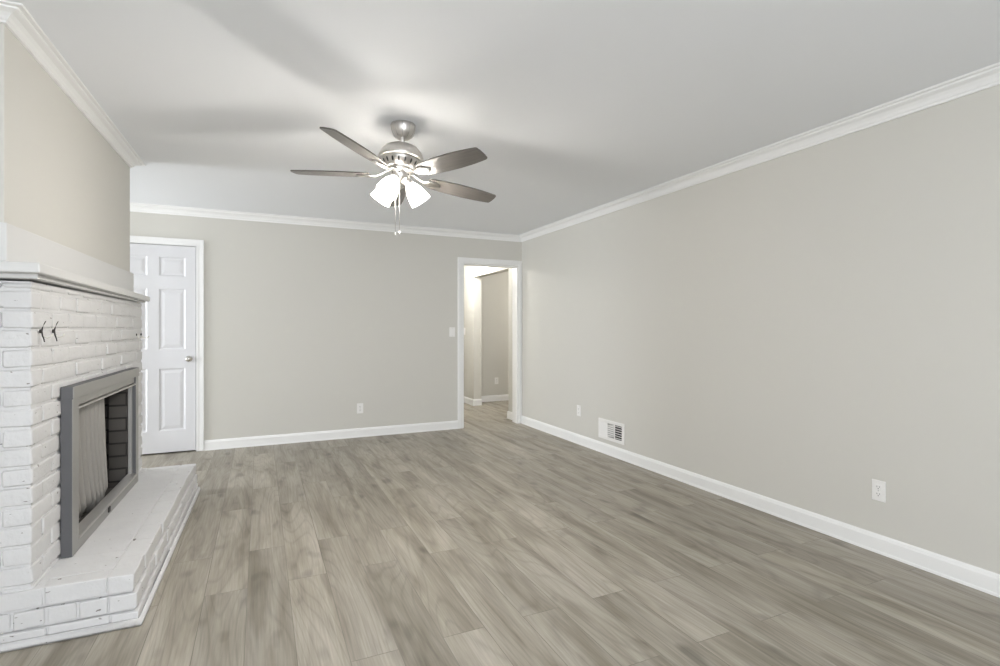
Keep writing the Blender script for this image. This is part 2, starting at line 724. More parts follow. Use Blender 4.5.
# rear wall with two windows (behind the camera, they light the room)
RW = ((-0.75, 0.75), (1.25, 2.75))
RZ0, RZ1 = 0.60, 2.10
m = MB()
m.box(XL, YN - 0.1, 0, XR, YN, RZ0)
m.box(XL, YN - 0.1, RZ1, XR, YN, H)
m.box(XL, YN - 0.1, RZ0, RW[0][0], YN, RZ1)
m.box(RW[0][1], YN - 0.1, RZ0, RW[1][0], YN, RZ1)
m.box(RW[1][1], YN - 0.1, RZ0, XR, YN, RZ1)
structure(m.build('wall_rear', M['wall']))
for i, (a, b) in enumerate(RW):
    f = MB()
    c = (RZ0 + RZ1) / 2
    f.box(a, YN - 0.09, RZ0, a + 0.05, YN - 0.03, RZ1)
    f.box(b - 0.05, YN - 0.09, RZ0, b, YN - 0.03, RZ1)
    f.box(a + 0.05, YN - 0.09, RZ0, b - 0.05, YN - 0.03, RZ0 + 0.05)
    f.box(a + 0.05, YN - 0.09, RZ1 - 0.05, b - 0.05, YN - 0.03, RZ1)
    f.box(a + 0.05, YN - 0.08, c - 0.02, b - 0.05, YN - 0.04, c + 0.02)
    w = structure(f.build('window_%d' % (i + 1), M['trim'], bevel=0.004))
    p = MB()
    p.box(a + 0.05, YN - 0.062, RZ0 + 0.05, b - 0.05, YN - 0.058, RZ1 - 0.05)
    p.build('window_pane', M['pane'], w)

for i, (a, b, x, z0, z1) in enumerate(((LW0, LW1, XL, 0.60, 2.10), (FW0, FW1, XA, 0.45, 2.15))):  # left window added for fill light; far one sits in the added alcove
    f = MB()
    f.box(x - 0.09, a, z0, x - 0.03, a + 0.05, z1)
    f.box(x - 0.09, b - 0.05, z0, x - 0.03, b, z1)
    f.box(x - 0.09, a + 0.05, z0, x - 0.03, b - 0.05, z0 + 0.05)
    f.box(x - 0.09, a + 0.05, z1 - 0.05, x - 0.03, b - 0.05, z1)
    zc = (z0 + z1) / 2
    f.box(x - 0.08, a + 0.05, zc - 0.02, x - 0.04, b - 0.05, zc + 0.02)
    w = structure(f.build('window_%d' % (i + 3), M['trim'], bevel=0.004))
    f = MB()
    f.box(x - 0.062, a + 0.05, z0 + 0.05, x - 0.058, b - 0.05, z1 - 0.05)
    f.build('window_pane', M['pane'], w)

# hall and side room beyond the doorway
m = MB()
m.box(XR, YB2, 0, XR + T, OY0, H)
m.box(XR, OY0, OZ, XR + T, OY1, H)
m.box(XR, OY1, 0, XR + T, YH, H)
structure(m.build('wall_hall_right', M['wall'], bevel=0.004))
m = MB()
m.box(1.45, YB2, 0, 1.55, YH, H)
structure(m.build('wall_hall_left', M['wall']))
m = MB()
m.box(1.45, YH, 0, XR + T, YH + 0.1, H)
structure(m.build('wall_hall_end', M['wall']))
m = MB()
m.box(XR + T, YS, 0, XE, YS + 0.1, H)
structure(m.build('wall_side_room', M['wall']))
m = MB()
m.box(XE, YB, 0, XE + 0.1, YS + 0.1, H)
structure(m.build('wall_side_room_right', M['wall']))
m = MB()
m.box(XR + T, YB, 0, XE, YB + 0.1, H)
structure(m.build('wall_side_room_front', M['wall']))

# ------------------------------------------------------------------ trim profiles
BASE = [(0.0, 0.0), (0.017, 0.0), (0.016, 0.012), (0.014, 0.016), (0.014, 0.080), (0.011, 0.088), (0.010, 0.094), (0.005, 0.102), (0.0, 0.102)]


def crown_prof(h=H, drop=0.072, proj=0.082):
    u = drop / 0.072
    p = [(0, 0.072), (0.010, 0.072), (0.012, 0.060), (0.017, 0.056), (0.024, 0.042), (0.036, 0.028), (0.052, 0.022),
         (0.060, 0.018), (0.062, 0.010), (0.078, 0.008), (proj, 0.002), (proj, 0.0), (0, 0.0)]
    p = [(d, h - z * u) for d, z in p]
    return p


def trim(name, path, prof, label=None):
    q = MB()
    q.sweep(path, prof)
    return structure(q.build(name, M['trim']), label)


e = 0.0005
# baseboards (travel keeps the room on the left)
trim('baseboard_right', [(XR - e, YN), (XR - e, YB - 0.016)], BASE)
trim('baseboard_back', [(WX0 - 0.070, YB - e), (DX1 + 0.072, YB - e)], BASE)
trim('baseboard_hall', [(XR - e, OY1 + 0.02), (XR - e, YH)], BASE)
trim('baseboard_hall_jamb', [(XR + T + e, OY1 - e), (XR - e, OY1 - e), (XR - e, OY1 + 0.02)][::1], BASE)
trim('baseboard_hall_stub', [(XR - e, YB2 + 0.002), (XR - e, OY0 + e), (XR + T, OY0 + e)], BASE)
trim('baseboard_side_room', [(XE, YS - e), (XR + T, YS - e)], BASE)
trim('baseboard_added_alcove', [(DX0 - 0.072, YB - e), (XA + e, YB - e), (XA + e, YA + e), (XL - 0.05, YA + e)], BASE)
trim('baseboard_rear', [(XL, YN + e), (XR - 0.02, YN + e)], BASE)
# crown mouldings, mitred where they meet
CP = crown_prof()
trim('trim_1', [(XR - e, YN), (XR - e, YB - e), (XA + e, YB - e), (XA + e, YA + e), (XL, YA + e)], CP, 'white crown moulding along the back and right walls')
trim('trim_2', [(XL + e, 2.50), (XL + e, YN + e), (XR - 0.08, YN + e)], CP)

# ------------------------------------------------------------------ door_1 : six panel door


def panel_door(x0, x1, z0, z1, y, th, panels):
    """front face at y (towards -y), with moulded panels"""
    q = MB()
    xs = sorted({x0, x1} | {p[0] for p in panels} | {p[1] for p in panels})
    zs = sorted({z0, z1} | {p[2] for p in panels} | {p[3] for p in panels})
    for i in range(len(xs) - 1):
        for j in range(len(zs) - 1):
            cx, cz = (xs[i] + xs[i + 1]) / 2, (zs[j] + zs[j + 1]) / 2
            if any(p[0] < cx < p[1] and p[2] < cz < p[3] for p in panels):
                continue
            q.face([(xs[i], y, zs[j]), (xs[i + 1], y, zs[j]), (xs[i + 1], y, zs[j + 1]), (xs[i], y, zs[j + 1])])
    for (a, b, c, d) in panels:
        steps = [(0.0, 0.0), (0.006, 0.003), (0.014, 0.0075), (0.022, 0.0075), (0.048, 0.002), (0.052, 0.002)]
        rings = [[(a + s, y + dy, c + s), (b - s, y + dy, c + s), (b - s, y + dy, d - s), (a + s, y + dy, d - s)] for s, dy in steps]
        for A, B in zip(rings[:-1], rings[1:]):
            for k in range(4):
                n2 = (k + 1) % 4
                q.face([A[k], A[n2], B[n2], B[k]])
        q.face(rings[-1])
    # sides and back
    q.face([(x0, y, z0), (x0, y, z1), (x0, y + th, z1), (x0, y + th, z0)])
    q.face([(x1, y, z0), (x1, y + th, z0), (x1, y + th, z1), (x1, y, z1)])
    q.face([(x0, y, z1), (x1, y, z1), (x1, y + th, z1), (x0, y + th, z1)])
    q.face([(x0, y, z0), (x0, y + th, z0), (x1, y + th, z0), (x1, y, z0)])
    q.face([(x0, y + th, z0), (x0, y + th, z1), (x1, y + th, z1), (x1, y + th, z0)])
    bmesh.ops.remove_doubles(q.bm, verts=q.bm.verts, dist=0.0004)
    return q


LX0, LX1 = -1.315, -0.592
cxm = (LX0 + LX1) / 2
PC = ((cxm - 0.274, cxm - 0.048), (cxm + 0.048, cxm + 0.274))
pans = []
for (a, b) in PC:
    for (c, d) in ((0.225, 0.845), (1.030, 1.632), (1.755, 1.950)):
        pans.append((a, b, c, d))
door = structure(panel_door(LX0, LX1, 0.014, 2.060, YB - 0.006, 0.035, pans).build('door_1', M['door']), 'white six panel door in the back wall beside the fireplace')
k = MB()
KM = Matrix.Translation((-0.650, YB - 0.006, 0.934)) @ Matrix.Rotation(R(90), 4, 'X')
k.lathe([(0.0, 0.0), (0.031, 0.0), (0.031, 0.005), (0.026, 0.010), (0.012, 0.013), (0.011, 0.030), (0.018, 0.036), (0.026, 0.044), (0.0275, 0.053), (0.024, 0.062), (0.014, 0.067), (0.0, 0.068)], 28, KM)
ko = k.build('door_knob', M['knob'], door)
ko['label'] = 'satin nickel round knob'
k = MB()
k.box(LX1 - 0.002, YB - 0.0075, 0.905, LX1 + 0.0005, YB + 0.02, 0.962)
k.build('latch_plate', M['knob'], door)
# jamb behind the leaf and casing in front
m = MB()
m.box(DX0 - 0.02, YB, 0, DX0, YB2, DZ + 0.02)
m.box(DX1, YB, 0, DX1 + 0.02, YB2, DZ + 0.02)
m.box(DX0, YB, DZ, DX1, YB2, DZ + 0.02)
m.box(DX0, YB + 0.032, 0, DX0 + 0.012, YB + 0.075, DZ)
m.box(DX1 - 0.012, YB + 0.032, 0, DX1, YB + 0.075, DZ)
m.box(DX0, YB + 0.032, DZ - 0.012, DX1, YB + 0.075, DZ)
structure(m.build('trim_3', M['trim']))
# near-black panel behind the door, its colour stands for the gap's shade
m = MB()
m.box(DX0 - 0.02, YB2, 0, DX1 + 0.02, YB2 + 0.05, DZ + 0.02)
structure(m.build('wall_gap_shade', M['dark']))


def casing(name, x0, x1, zt, w, y, right=True, wr=None, label=None):
    """door casing as moulded boards: two legs and a head, stepped profile"""
    q = MB()
    wr = w if wr is None else wr

    def board(ax0, az0, ax1, az1, inner, vertical):
        q.box(ax0, y - 0.011, az0, ax1, y, az1)
    q.box(x0 - w, y - 0.012, 0, x0 - 0.004, y, zt + 0.004)
    q.box(x0 - w, y - 0.018, 0, x0 - w * 0.62, y - 0.012, zt + w * 0.62)
    q.box(x0 - 0.022, y - 0.0155, 0, x0 - 0.004, y - 0.012, zt + 0.004)
    q.box(x1 + 0.004, y - 0.012, 0, x1 + wr, y, zt + 0.004)
    if wr >= w * 0.9:
        q.box(x1 + wr * 0.62, y - 0.018, 0, x1 + wr, y - 0.012, zt + w * 0.62)
    q.box(x1 + 0.004, y - 0.0155, 0, x1 + 0.022, y - 0.012, zt + 0.004)
    q.box(x0 - w, y - 0.012, zt + 0.004, x1 + wr, y, zt + w)
    q.box(x0 - w, y - 0.018, zt + w * 0.62, x1 + wr, y - 0.012, zt + w)
    q.box(x0 - 0.004, y - 0.0155, zt + 0.004, x1 + 0.004, y - 0.012, zt + 0.022)
    return structure(q.build(name, M['trim'], bevel=0.0025), label)


casing('trim_4', DX0, DX1, DZ, 0.068, YB - e, label='white casing around the six panel door')
casing('trim_5', WX0, WX1, WZ, 0.070, YB - e, wr=0.052, label='white casing around the open doorway')
# doorway jamb lining
m = MB()
m.box(WX0 - 0.001, YB - 0.001, 0, WX0 + 0.012, YB2 + 0.001, WZ)
m.box(WX1 - 0.012, YB - 0.001, 0, WX1 + 0.001, YB2 + 0.001, WZ)
m.box(WX0 + 0.012, YB - 0.001, WZ - 0.012, WX1 - 0.012, YB2 + 0.001, WZ)
structure(m.build('trim_6', M['trim']))

# ------------------------------------------------------------------ chimney breast + fireplace (slightly out of square)
FZ = -0.0162
FO = (-0.816, 2.630, 0.0)


def to_world(x, y):
    c, s_ = math.cos(FZ), math.sin(FZ)
    return (FO[0] + c * x - s_ * y, FO[1] + s_ * x + c * y)


m = MB()
BY0, BY1 = -0.070, 1.850
BXF = -0.061
m.prism([to_world(BXF, BY0), to_world(BXF, BY1), (XL, FO[1] + BY1), (XL, FO[1] + BY0)], 1.478, H)
structure(m.build('wall_chimney', M['wall'], bevel=0.004), 'greige chimney breast above the mantel')
CPB = crown_prof(drop=0.050, proj=0.080)
trim('trim_7', [(XL, FO[1] + BY0), to_world(BXF, BY0), to_world(BXF, BY1), (XL, FO[1] + BY1)][::-1], CPB, 'white crown moulding around the chimney breast')

FP = thing('fireplace', 'white painted brick fireplace with raised hearth and mantel shelf', 'fireplace', FO, FZ)
CH = 0.0776
ZH = 0.212      # hearth top
FY1 = 1.920     # far end of the brick face
OYA, OYB, OZT = 0.350, 1.470, 0.905      # fire opening
BT = 0.095      # facing brick thickness
BACK = -0.70    # back of the brickwork (against the wall)

rb = random.Random(21)
g = 0.0075
m = MB()
# mortar core
m.box(BACK, g, 0, -g, OYA - 0.09, 1.425)
m.box(-BT, OYA - 0.09, 0, -g, OYA, 1.425)
m.box(BACK, OYB + 0.09, 0, -g, FY1 - g, 1.425)
m.box(-BT, OYB, 0, -g, OYB + 0.09, 1.425)
m.box(-BT, OYA, OZT, -g, OYB, 1.425)
m.box(BACK, OYA - 0.09, 1.12, -BT, OYB + 0.09, 1.425)
m.box(BACK, OYA, 0, -0.003, OYB, ZH - 0.02)
m.build('mortar', M['paintbrick'], FP)
m = MB()


def course_run(m, z0, z1, y0, y1, start, cuts=None, L=0.206, x1=0.0, depth=0.09, holes=None, lo_extra=0.0):
    y = y0 + start - L if start > 0 else y0
    while y < y1 - 0.02:
        a, b = max(y, y0), min(y + L, y1)
        if y1 - b < 0.05:
            b = y1
        y += L
        spans = [(a, b)]
        if holes and z1 > holes[2] + 0.005 and z0 < holes[3] - 0.005:
            out = []
            for (p, q) in spans:
                if q <= holes[0] or p >= holes[1]:
                    out.append((p, q))
                else:
                    if p < holes[0]:
                        out.append((p, holes[0] + 0.004))
                    if q > holes[1]:
                        out.append((holes[1] - 0.004, q))
            spans = out
        for (p, q) in spans:
            if q - p < 0.025:
                continue
            dx = rb.uniform(-0.003, 0.003)
            gj = 0.002
            m.brick(x1 - depth, p + (gj if p > y0 + 1e-4 else 0), z0 + 0.0045, x1 + dx, q - (gj if q < y1 - 1e-4 else 0), z1 - 0.0045, 0.008, 0.0026, rb)
        if b >= y1:
            break


hole = (OYA - 0.012, OYB + 0.012, 0.0, OZT + 0.012)
nC = 0
z = 0.2276 - 3 * CH
zs = []
while z < 1.42:
    zs.append((max(z, 0.0), min(z + CH, 1.425)))
    z += CH
for i, (z0, z1) in enumerate(zs):
    if z1 - z0 < 0.03:
        continue
    odd = i % 2
    # bricks of the front face, turning both corners
    course_run(m, z0, z1, 0.0, FY1, 0.103 if odd else 0.206, holes=hole, depth=0.095)
    # near side face : bricks running back along -x
    xs = -0.095 if not odd else -0.206
    if odd:
        # corner brick showing its long side
        m.brick(-0.206, 0.0, z0 + 0.0045, -0.004, 0.09, z1 - 0.0045, 0.008, 0.0026, rb)
    x = xs
    while x > BACK + 0.02:
        xa = max(x - 0.206, BACK)
        m.brick(xa + 0.0012, 0.0 + rb.uniform(-0.002, 0.002), z0 + 0.0045, x - 0.0012, 0.09, z1 - 0.0045, 0.008, 0.0026, rb)
        m.brick(xa + 0.004, FY1 - 0.09, z0 + 0.0045, x - 0.0045, FY1 + rb.uniform(-0.002, 0.002), z1 - 0.0045, 0.008, 0.0026, rb)
        x = xa
wn(m.build('brick_surround', M['paintbrick'], FP))

# hearth : three stepped courses
m = MB()
HX = 0.338
steps = ((0.0, 0.062, 0.352, 0.010), (0.062, 0.136, 0.345, 0.004), (0.136, ZH, HX, 0.0))
for (z0, z1, xf, ov) in steps:
    m.box(-0.012, -0.003 - ov, z0, xf - 0.008, FY1 + 0.003 + ov, z1 - 0.003)
    m.box(-0.64, -0.003 - ov, z0, -0.012, 0.06, z1 - 0.003)
m.build('hearth_core', M['paintbrick'], FP)
m = MB()
for i, (z0, z1, xf, ov) in enumerate(steps):
    y = -0.010 - ov
    yend = FY1 + 0.010 + ov
    L = 0.103 if i == 1 else 0.206
    # long front face
    yy = y
    first = 0.10 if i == 0 else L
    k2 = 0
    while yy < yend - 0.03:
        b = min(yy + (first if k2 == 0 else L), yend)
        if yend - b < 0.06:
            b = yend
        m.brick(xf - 0.095, yy + (0.0035 if k2 else 0), z0 + 0.003, xf + rb.uniform(-0.003, 0.003), b - (0.0035 if b < yend else 0), z1 - (0.003 if i < 2 else 0.0), 0.006, 0.002, rb)
        yy = b
        k2 += 1
    # short ends (near and far)
    for (ya, yb) in ((y, y + 0.09), (yend - 0.09, yend)):
        xx = xf - (0.095 if i != 2 else 0.095)
        while xx > -0.62:
            xa = xx - L
            m.brick(max(xa, -0.66) + 0.0035, ya + rb.uniform(-0.002, 0.002), z0 + 0.003, xx - 0.0035, yb, z1 - (0.003 if i < 2 else 0.0), 0.006, 0.002, rb)
            xx = xa
            if ya > 1 and xx < 0:
                break
# top bricks laid flat behind the edge course
yy = 0.085
while yy < FY1 - 0.1:
    b = min(yy + 0.103, FY1 - 0.085)
    m.brick(-0.02, yy, 0.14, HX - 0.095, b, ZH - rb.uniform(0.0, 0.0006), 0.002, 0.0002, rb)
    yy = b
# quarter round at the floor
m.sweep([(-0.66, -0.022 + 0.0), (0.353, -0.020), (0.353, FY1 + 0.020), (0.0, FY1 + 0.022)][::-1], [(0, 0), (0, 0.030), (0.006, 0.028), (0.012, 0.020), (0.014, 0.010), (0.014, 0)])
wn(m.build('hearth', M['paintbrick'], FP))

# mantel shelf with bed moulding and the board above it
m = MB()
zt = [1.490, 1.474, 1.474, 1.490]
zb = [1.452, 1.439, 1.439, 1.452]
m.prism([(0.056, -0.105), (0.040, 1.964), (-0.66, 1.964), (-0.66, -0.105)], zb, zt)
mantel = m.build('mantel_shelf', M['mantel'], FP, bevel=0.004)
m = MB()
m.prism([(0.026, -0.030), (0.016, 1.938), (-0.66, 1.938), (-0.66, -0.030)], [1.434, 1.428, 1.428, 1.434], [1.452, 1.439, 1.439, 1.452])
m.build('bed_moulding', M['mantel'], mantel, bevel=0.003)
m = MB()
m.prism([(BXF + 0.020, BY0 - 0.034), (BXF + 0.020, BY1 + 0.012), (-0.66, BY1 + 0.012), (-0.66, BY0 - 0.034)], [1.490, 1.474, 1.474, 1.490], 1.635)
m.build('overmantel_board', M['mantel'], FP, bevel=0.003)

# firebox interior
m = MB()
IY0, IY1 = OYA - 0.05, OYB + 0.05
m.box(-0.62, IY0, ZH - 0.02, -0.56, IY1, 1.10)                       # back
m.box(-0.57, IY0 - 0.04, ZH - 0.02, -BT - 0.002, IY0, 1.10)          # near side
m.box(-0.57, IY1, ZH - 0.02, -BT - 0.002, IY1 + 0.04, 1.10)          # far side
m.box(-0.57, IY0, 1.06, -BT, IY1, 1.12)                              # top
m.box(-BT, OYA - 0.02, ZH - 0.01, 0.003, OYA + 0.004, OZT)          # near reveal
m.box(-BT, OYB - 0.004, ZH - 0.01, 0.003, OYB + 0.02, OZT)          # far reveal
m.box(-BT, OYA, OZT - 0.006, 0.003, OYB, OZT + 0.02)                # lintel soffit
m.build('firebox', M['firebrick'], FP)
m = MB()
m.box(-0.57, IY0, ZH - 0.015, -0.008, IY1, ZH - 0.004)
m.build('firebox_floor', M['ash'], FP)

# metal fireplace screen with gathered mesh
FS = thing('fireplace_screen', 'pewter metal fireplace screen frame with gathered mesh curtain on the hearth', 'fireplace screen', (0, 0, 0))
FS.location = FO
FS.rotation_euler = (0, 0, FZ)
SY0, SY1, SZ0, SZ1 = 0.285, 1.560, ZH + 0.001, 0.978
PY0, PY1 = 0.372, 1.492
for (ya, yb) in ((SY0 + 0.003, PY0), (PY1, SY1 - 0.003)):
    m = MB()
    m.box(0.004, ya, SZ0, 0.044, yb, SZ1 - 0.040)
    po = m.build('frame_post', M['frame_body'], FS, bevel=0.0015)
    m = MB()
    m.box(0.0435, ya + 0.002, SZ0 + 0.001, 0.0465, yb, SZ1 - 0.058)
    m.build('post_face', M['pewter'], po, bevel=0.001)
m = MB()
m.box(0.004, SY0, SZ1 - 0.058, 0.048, SY1, SZ1)
po = m.build('frame_header', M['frame_body'], FS, bevel=0.002)
m = MB()
m.box(0.0475, SY0 + 0.002, SZ1 - 0.057, 0.051, SY1 - 0.002, SZ1 - 0.001)
m.build('header_face', M['pewter'], po, bevel=0.001)
m = MB()
m.box(0.004, PY0, SZ1 - 0.098, 0.036, PY1, SZ1 - 0.058)
tr_ = m.build('inner_top_rail', M['pewter'], FS, bevel=0.002)
m = MB()
m.prism([(0.004, PY0), (0.044, PY0), (0.044, PY1), (0.004, PY1)], [SZ1 - 0.118, SZ1 - 0.112, SZ1 - 0.112, SZ1 - 0.118], [SZ1 - 0.096, SZ1 - 0.103, SZ1 - 0.103, SZ1 - 0.096])
m.build('rail_lip', M['nickel'], tr_, bevel=0.001)
m = MB()
m.prism([(0.004, PY0), (0.046, PY0), (0.046, PY1), (0.004, PY1)], SZ0, [SZ0 + 0.074, SZ0 + 0.050, SZ0 + 0.050, SZ0 + 0.074])
br_ = m.build('bottom_rail', M['pewter'], FS, bevel=0.003)
m = MB()
m.prism([(0.0455, PY0), (0.049, PY0), (0.049, PY1), (0.0455, PY1)], [SZ0 + 0.058] * 4, [SZ0 + 0.066] * 4)
m.prism([(0.006, PY0), (0.049, PY0), (0.049, PY1), (0.006, PY1)], [SZ0 + 0.065, SZ0 + 0.050, SZ0 + 0.050, SZ0 + 0.065], [SZ0 + 0.078, SZ0 + 0.066, SZ0 + 0.066, SZ0 + 0.078])
m.build('rail_lip', M['nickel'], br_, bevel=0.001)
m = MB()
m.box(0.044, 0.845, SZ0 + 0.018, 0.052, 0.875, SZ0 + 0.046)
m.build('air_control', M['iron'], br_, bevel=0.002)
for y in (PY0, PY1):
    m = MB()
    sgn = 1 if y == PY0 else -1
    m.box(0.004, min(y, y + sgn * 0.016), SZ0 + 0.05, 0.026, max(y, y + sgn * 0.016), SZ1 - 0.11)
    m.build('inner_stile', M['pewter'], FS, bevel=0.002)
m = MB()
m.tube([(-0.035, PY0 + 0.004, 0.872), (-0.035, PY1 - 0.004, 0.872)], 0.005, 10)
m.build('curtain_rod', M['iron'], FS)

# gathered mesh curtain, bottom trailing sideways
q = MB()
NU, NV = 150, 30
CY0, CY1 = 0.385, 1.120
grid = []
rc = random.Random(5)
ph = [rc.uniform(0, 6.28) for _ in range(6)]
for j in range(NV + 1):
    v = j / NV                      # 0 top, 1 bottom
    row = []
    for i in range(NU + 1):
        u = i / NU
        drape = v ** 2.2
        yy = CY0 + (CY1 - CY0) * u
        yy += drape * (0.10 * math.sin(u * 3.0 + 0.3)) + 0.05 * drape * u
        amp = 0.026 + 0.014 * v
        ang = u * 2 * math.pi * 10 + ph[0] + 1.2 * math.sin(3.1 * u + ph[1]) + 0.7 * drape * math.sin(5 * u + ph[2])
        x = -0.056 + amp * math.sin(ang) + 0.006 * math.sin(2.1 * ang + ph[3])
        zz = 0.868 - v * (0.868 - ZH - 0.006)
        if v > 0.86:
            w = (v - 0.86) / 0.14
            x += -0.05 * w * (0.5 + 0.5 * math.sin(9 * u + ph[4]))
            zz += 0.012 * w * (1 + math.sin(31 * u + ph[5]))
        row.append(q.bm.verts.new((x, yy, zz)))
    grid.append(row)
for j in range(NV):
    for i in range(NU):
        f = q.bm.faces.new((grid[j][i], grid[j][i + 1], grid[j + 1][i + 1], grid[j + 1][i]))
        f.smooth = True
cur = q.build('mesh_curtain', M['mesh'], FS)
sol = cur.modifiers.new('solid', 'SOLIDIFY')
sol.thickness = 0.002
cur['label'] = 'gathered grey spark mesh curtain'

# stocking hooks on the brick face
HK = 'stocking hooks on the brick face'


def hook(name, y, z, label, tall=True, reach=0.03):
    t = thing(name, label, 'hook', group=HK)
    wx, wy = to_world(0.003, y)
    t.location = (wx, wy, z)
    t.rotation_euler = (0, 0, FZ)
    q = MB()
    q.lathe([(0.0, -0.002), (0.008, -0.002), (0.008, 0.003), (0.005, 0.005), (0.0, 0.006)], 16, Matrix.Rotation(R(90), 4, 'Y'))
    q.build('hook_base', M['iron'], t)
    if tall:
        q = MB()
        q.tube([(0.016, 0.004, 0.042), (0.011, 0.002, 0.030), (0.006, 0, 0.014), (0.004, 0, 0.0), (0.006, 0, -0.016), (0.010, 0.002, -0.032), (0.012, 0.003, -0.044)], [0.0014, 0.0018, 0.0022, 0.003, 0.0027, 0.0023, 0.002], 8)
        q.build('hook_prong', M['iron'], t)  # dark strand beside the cream curl
    q = MB()
    q.tube([(0.006, 0.002, -0.016), (0.012, 0.004, -0.024), (0.020, 0.006, -0.027), (reach, 0.010, -0.022), (reach + 0.005, 0.012, -0.012)], 0.003, 8)
    q.build('hook_curl', M['hookpaint'], t)
    return t


hook('wall_hook', 0.070, 1.228, 'dark wall hook nearest the left corner of the white brick')
hook('wall_hook', 0.205, 1.228, 'dark wall hook just right of the one nearest the corner')
hook('wall_hook', 1.715, 1.196, 'left hook of the pair at the far end of the brick face', False, 0.03)
hook('wall_hook', 1.860, 1.196, 'right hook of the pair at the far brick edge by the door', False, 0.042)

# ------------------------------------------------------------------ electrical plates


def face_matrix(loc, normal):
    """local x = right along wall, y = up, z = out of the wall"""
    if normal == '-X':
        xx, zz = Vector((0, -1, 0)), Vector((-1, 0, 0))
    elif normal == '-Y':
        xx, zz = Vector((1, 0, 0)), Vector((0, -1, 0))
    yy = Vector((0, 0, 1))
    mm = Matrix((xx, yy, zz)).transposed().to_4x4()
    mm.translation = Vector(loc)
    return mm


def outlet(loc, normal, label, group='wall outlets'):
    t = thing('wall_outlet', label, 'outlet', group=group)
    t.matrix_world = face_matrix(loc, normal)
    q = MB()
    q.box(-0.035, -0.057, 0.0, 0.035, 0.057, 0.0055)
    q.build('cover_plate', M['plastic'], t, bevel=0.003, seg=3)
    for s in (-1, 1):
        q = MB()
        q.box(-0.0165, s * 0.0195 - 0.0145, 0.005, 0.0165, s * 0.0195 + 0.0145, 0.0072)
        so = q.build('socket', M['plastic'], t, bevel=0.004, seg=3)
        q = MB()
        q.box(-0.0075, s * 0.0195 - 0.002, 0.0070, -0.0055, s * 0.0195 + 0.0075, 0.0076)
        q.box(0.0052, s * 0.0195 - 0.001, 0.0070, 0.0074, s * 0.0195 + 0.0065, 0.0076)
        q.lathe([(0.0, 0.0070), (0.0026, 0.0070), (0.0026, 0.0076), (0.0, 0.0076)], 12, Matrix.Translation((0, s * 0.0195 - 0.0075, 0)))
        q.build('slots', M['dark'], so)
    q = MB()
    q.lathe([(0.0, 0.0050), (0.0034, 0.0050), (0.0034, 0.0068), (0.0, 0.0072)], 14)
    q.build('screw', M['screw'], t)
    return t


outlet((XR, 1.723, 0.343), '-X', 'white duplex outlet low on right wall, nearest the viewer')
outlet((XR, 4.695, 0.357), '-X', 'small white outlet low on right wall left of floor vent')
outlet((1.033, YB, 0.327), '-Y', 'white duplex outlet low on back wall left of the doorway')
outlet((3.66, YS, 0.345), '-Y', 'white outlet on the far wall seen through the doorway')


def light_switch(loc, normal, label):
    t = thing('light_switch', label, 'light switch', group='light switches')
    t.matrix_world = face_matrix(loc, normal)
    q = MB()
    q.box(-0.037, -0.058, 0.0, 0.037, 0.058, 0.0055)
    q.build('cover_plate', M['plastic'], t, bevel=0.003, seg=3)
    q = MB()
    q.box(-0.0165, -0.033, 0.005, 0.0165, 0.033, 0.0068)
    q.prism([(-0.015, -0.031), (0.015, -0.031), (0.015, 0.031), (-0.015, 0.031)], 0.0066, [0.0074, 0.0074, 0.0105, 0.0105])
    q.build('rocker', M['plastic'], t, bevel=0.001)
    for s in (-1, 1):
        q = MB()
        q.lathe([(0.0, 0.0050), (0.003, 0.0050), (0.003, 0.0064), (0.0, 0.0068)], 12, Matrix.Translation((0, s * 0.046, 0)))
        q.build('screw', M['screw'], t)
    return t


light_switch((2.144, YB, 1.195), '-Y', 'white light switch on back wall left of the doorway casing')
light_switch((XR, 8.13, 1.19), '-X', 'pale light switch on the hall wall inside the doorway')

# ------------------------------------------------------------------ wall vent
V = thing('wall_vent', 'white three section air vent low on right wall above baseboard', 'vent')
V.matrix_world = face_matrix((XR, 4.132, 0.241), '-X')
vw, vh = 0.202, 0.098
secs = ((-0.176, -0.066), (-0.056, 0.052), (0.062, 0.170))
q = MB()
fz = 0.008
q.box(-vw, vh - 0.030, 0, vw, vh, fz)
q.box(-vw, -vh, 0, vw, -vh + 0.030, fz)
xs = [-vw] + [c for s_ in secs for c in s_] + [vw]
for a, b in zip(xs[0::2], xs[1::2]):
    q.box(a, -vh + 0.030, 0, b, vh - 0.030, fz)
q.build('vent_frame', M['plastic'], V, bevel=0.002)
q = MB()
q.box(secs[0][0] - 0.004, -vh + 0.026, 0.0004, secs[2][1] + 0.004, vh - 0.026, 0.0012)
q.build('duct_shade', M['dark'], V)  # near-black sheet painting the shade behind the louvers
hh = vh - 0.030
q = MB()
q.box(secs[1][0] - 0.003, -vh + 0.027, 0.0012, secs[1][1] + 0.003, vh - 0.027, 0.0034)
q.build('gap_shade_plate', M['louver_gap'], V)  # added plate, its grey stands for shade between the middle louvers
# left : vertical blades turned to the viewer (closed look)
n = 8
for i in range(n):
    a = secs[0][0] + (secs[0][1] - secs[0][0]) * (i + 0.5) / n
    q = MB()
    q.box(-0.0088, -hh, -0.0006, 0.0088, hh, 0.0006)
    q.xform(Matrix.Translation((a, 0, 0.0060)) @ Matrix.Rotation(R(22), 4, 'Y'))
    q.build('louver', M['plastic'], V)
